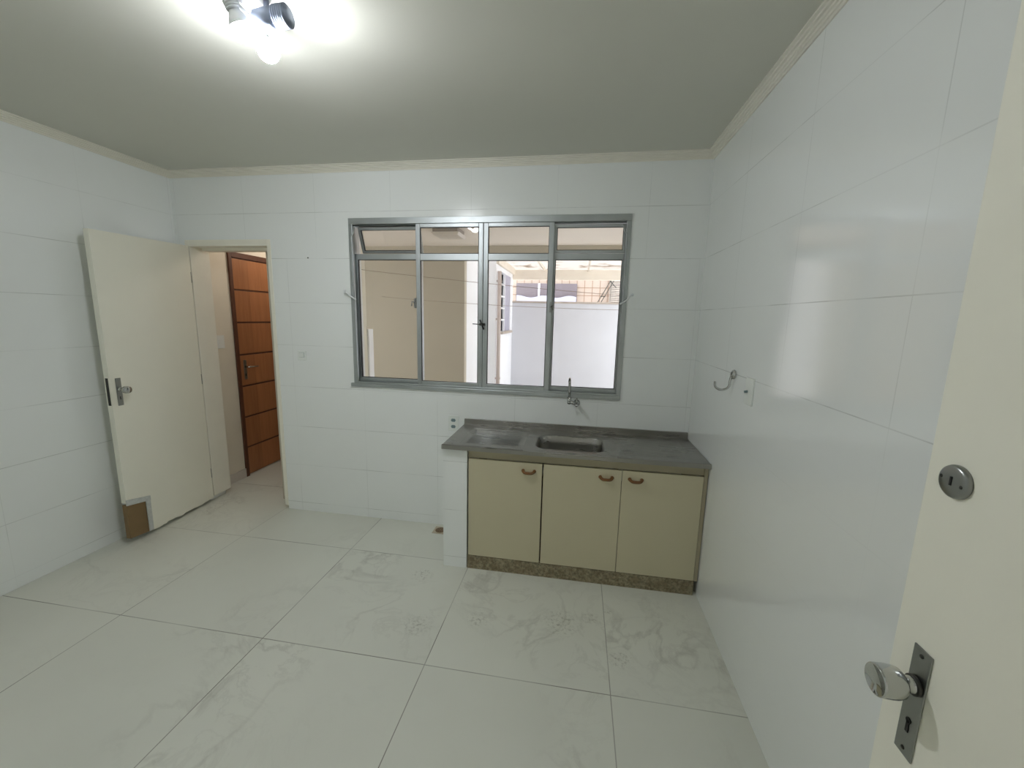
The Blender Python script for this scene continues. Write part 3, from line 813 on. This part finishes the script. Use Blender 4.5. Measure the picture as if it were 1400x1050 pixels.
# ------------------------------------------------------------------ ceiling spot light
LB1 = Vector((-1.863, -1.405, 2.484)); LB2 = Vector((-1.917, -1.450, 2.527))
D1 = Vector((.46, -.18, -.87)).normalized(); D2 = Vector((.22, .34, -.91)).normalized()
sp = thing('ceiling_spotlight', (-1.85, -1.46, 2.62), 'grey three-arm ceiling spotlight with two lit bulbs, hanging over the middle of the kitchen', 'ceiling light')
MB().lathe([(0, 0), (.060, 0), (.064, .005), (.058, .016), (.03, .020), (0, .020)], aim((-1.865, -1.475, 2.62), (0, 0, -1)), 40).build('canopy', M['lampw'], sp)
MB().tube([(-1.823, -1.452, 2.615), (-1.823, -1.450, 2.555)], .0085, 14).build('stem', M['lampm'], sp)
J0 = Vector((-1.872, -1.449, 2.549)); J1 = Vector((-1.790, -1.449, 2.552)); JD = (J1-J0).normalized()
MB().lathe([(0, 0), (.020, 0), (.029, .012), (.031, .045), (.031, .082), (0, .082)], aim(J0, JD), 32).build('junction', M['lampm'], sp)
def socket(base, d, ln, r0):
    """ribbed lampholder starting at base along d"""
    pr = [(0, 0), (r0, 0)]
    k = 6
    for i in range(k):
        h = ln*i/k; pr += [(r0*1.12, h+ln*.02), (r0*1.12, h+ln*.5/k), (r0*.94, h+ln*.6/k), (r0*.94, h+ln*.95/k)]
    pr += [(r0, ln), (0, ln)]
    return MB().lathe(pr, aim(base, d), 28)
def led(center, d, r0, holder, cov):
    """LED bulb: glowing dome in front, opaque white plastic cone behind"""
    pr = []
    for i in range(13):
        a_ = PI*i/12*cov; pr.append((r0*math.sin(a_), r0*math.cos(a_)))
    dome = MB().lathe(pr, aim(center, d), 32).build('bulb', M['bulb'], holder)
    e = pr[-1]
    MB().lathe([(e[0]+.0004, e[1]+.001), (e[0]+.0006, e[1]-.004), (min(r0*.80, e[0]*.93), -r0*.80), (r0*.50, -r0*1.35), (r0*.46, -r0*1.7), (0, -r0*1.7)], aim(center, d), 32).build('bulb_base', M['lampw'], dome)
s1 = socket(LB1 - D1*.098, D1, .050, .0175).build('lampholder', M['lampw'], sp)
led(LB1, D1, .034, s1, .53)
s2 = socket(LB2 - D2*.092, D2, .042, .0215).build('lampholder', M['lampw'], sp)
led(LB2, D2, .036, s2, .60)
socket(J1, JD, .044, .030).build('lampholder', M['lampm'], sp)
b = MB()
b.tube([J0, LB1 - D1*.094], .006, 10).tube([J0, LB2 - D2*.088], .006, 10)
P = []
A0 = J1 + Vector((.040, .0, -.028)); A1 = LB1 - D1*.085
for i in range(15):
    t_ = i/14; p = A0.lerp(A1, t_); p.z -= .022*4*t_*(1-t_)*.6; P.append(p)
b.tube(P, .0026, 8)
b.build('lamp_wire', M['lampw'], sp)

# ------------------------------------------------------------------ daylight
wd = bpy.data.worlds.new('overcast'); SC.world = wd; wd.use_nodes = True
bg = wd.node_tree.nodes['Background']; bg.inputs[0].default_value = (.93, .96, 1.0, 1); bg.inputs[1].default_value = 4.0
sn = bpy.data.lights.new('sun', 'SUN'); sn.energy = 4.0; sn.angle = math.radians(20); sn.color = (1, .97, .93)
so = bpy.data.objects.new('sun', sn); COL.objects.link(so); so.rotation_euler = (math.radians(-18), math.radians(12), 0); so.location = (0, 5, 9)

# ------------------------------------------------------------------ camera
cd = bpy.data.cameras.new('camera'); cam = bpy.data.objects.new('camera', cd); COL.objects.link(cam)
cam.location = (-.7643614, -2.80664778, 1.6)
cam.rotation_mode = 'XYZ'; cam.rotation_euler = (1.407820127, -.02296786, .161780066)
cd.sensor_width = 36; cd.lens = 14.238526; cd.clip_start = .02; cd.clip_end = 60
SC.camera = cam
vs = SC.view_settings
SC.display_settings.display_device = 'sRGB'
vs.view_transform = 'Standard'; vs.look = 'None'; vs.exposure = 0.0; vs.gamma = 1.0; vs.use_curve_mapping = False
SC.cycles.max_bounces = 14; SC.cycles.diffuse_bounces = 8; SC.cycles.transparent_max_bounces = 12
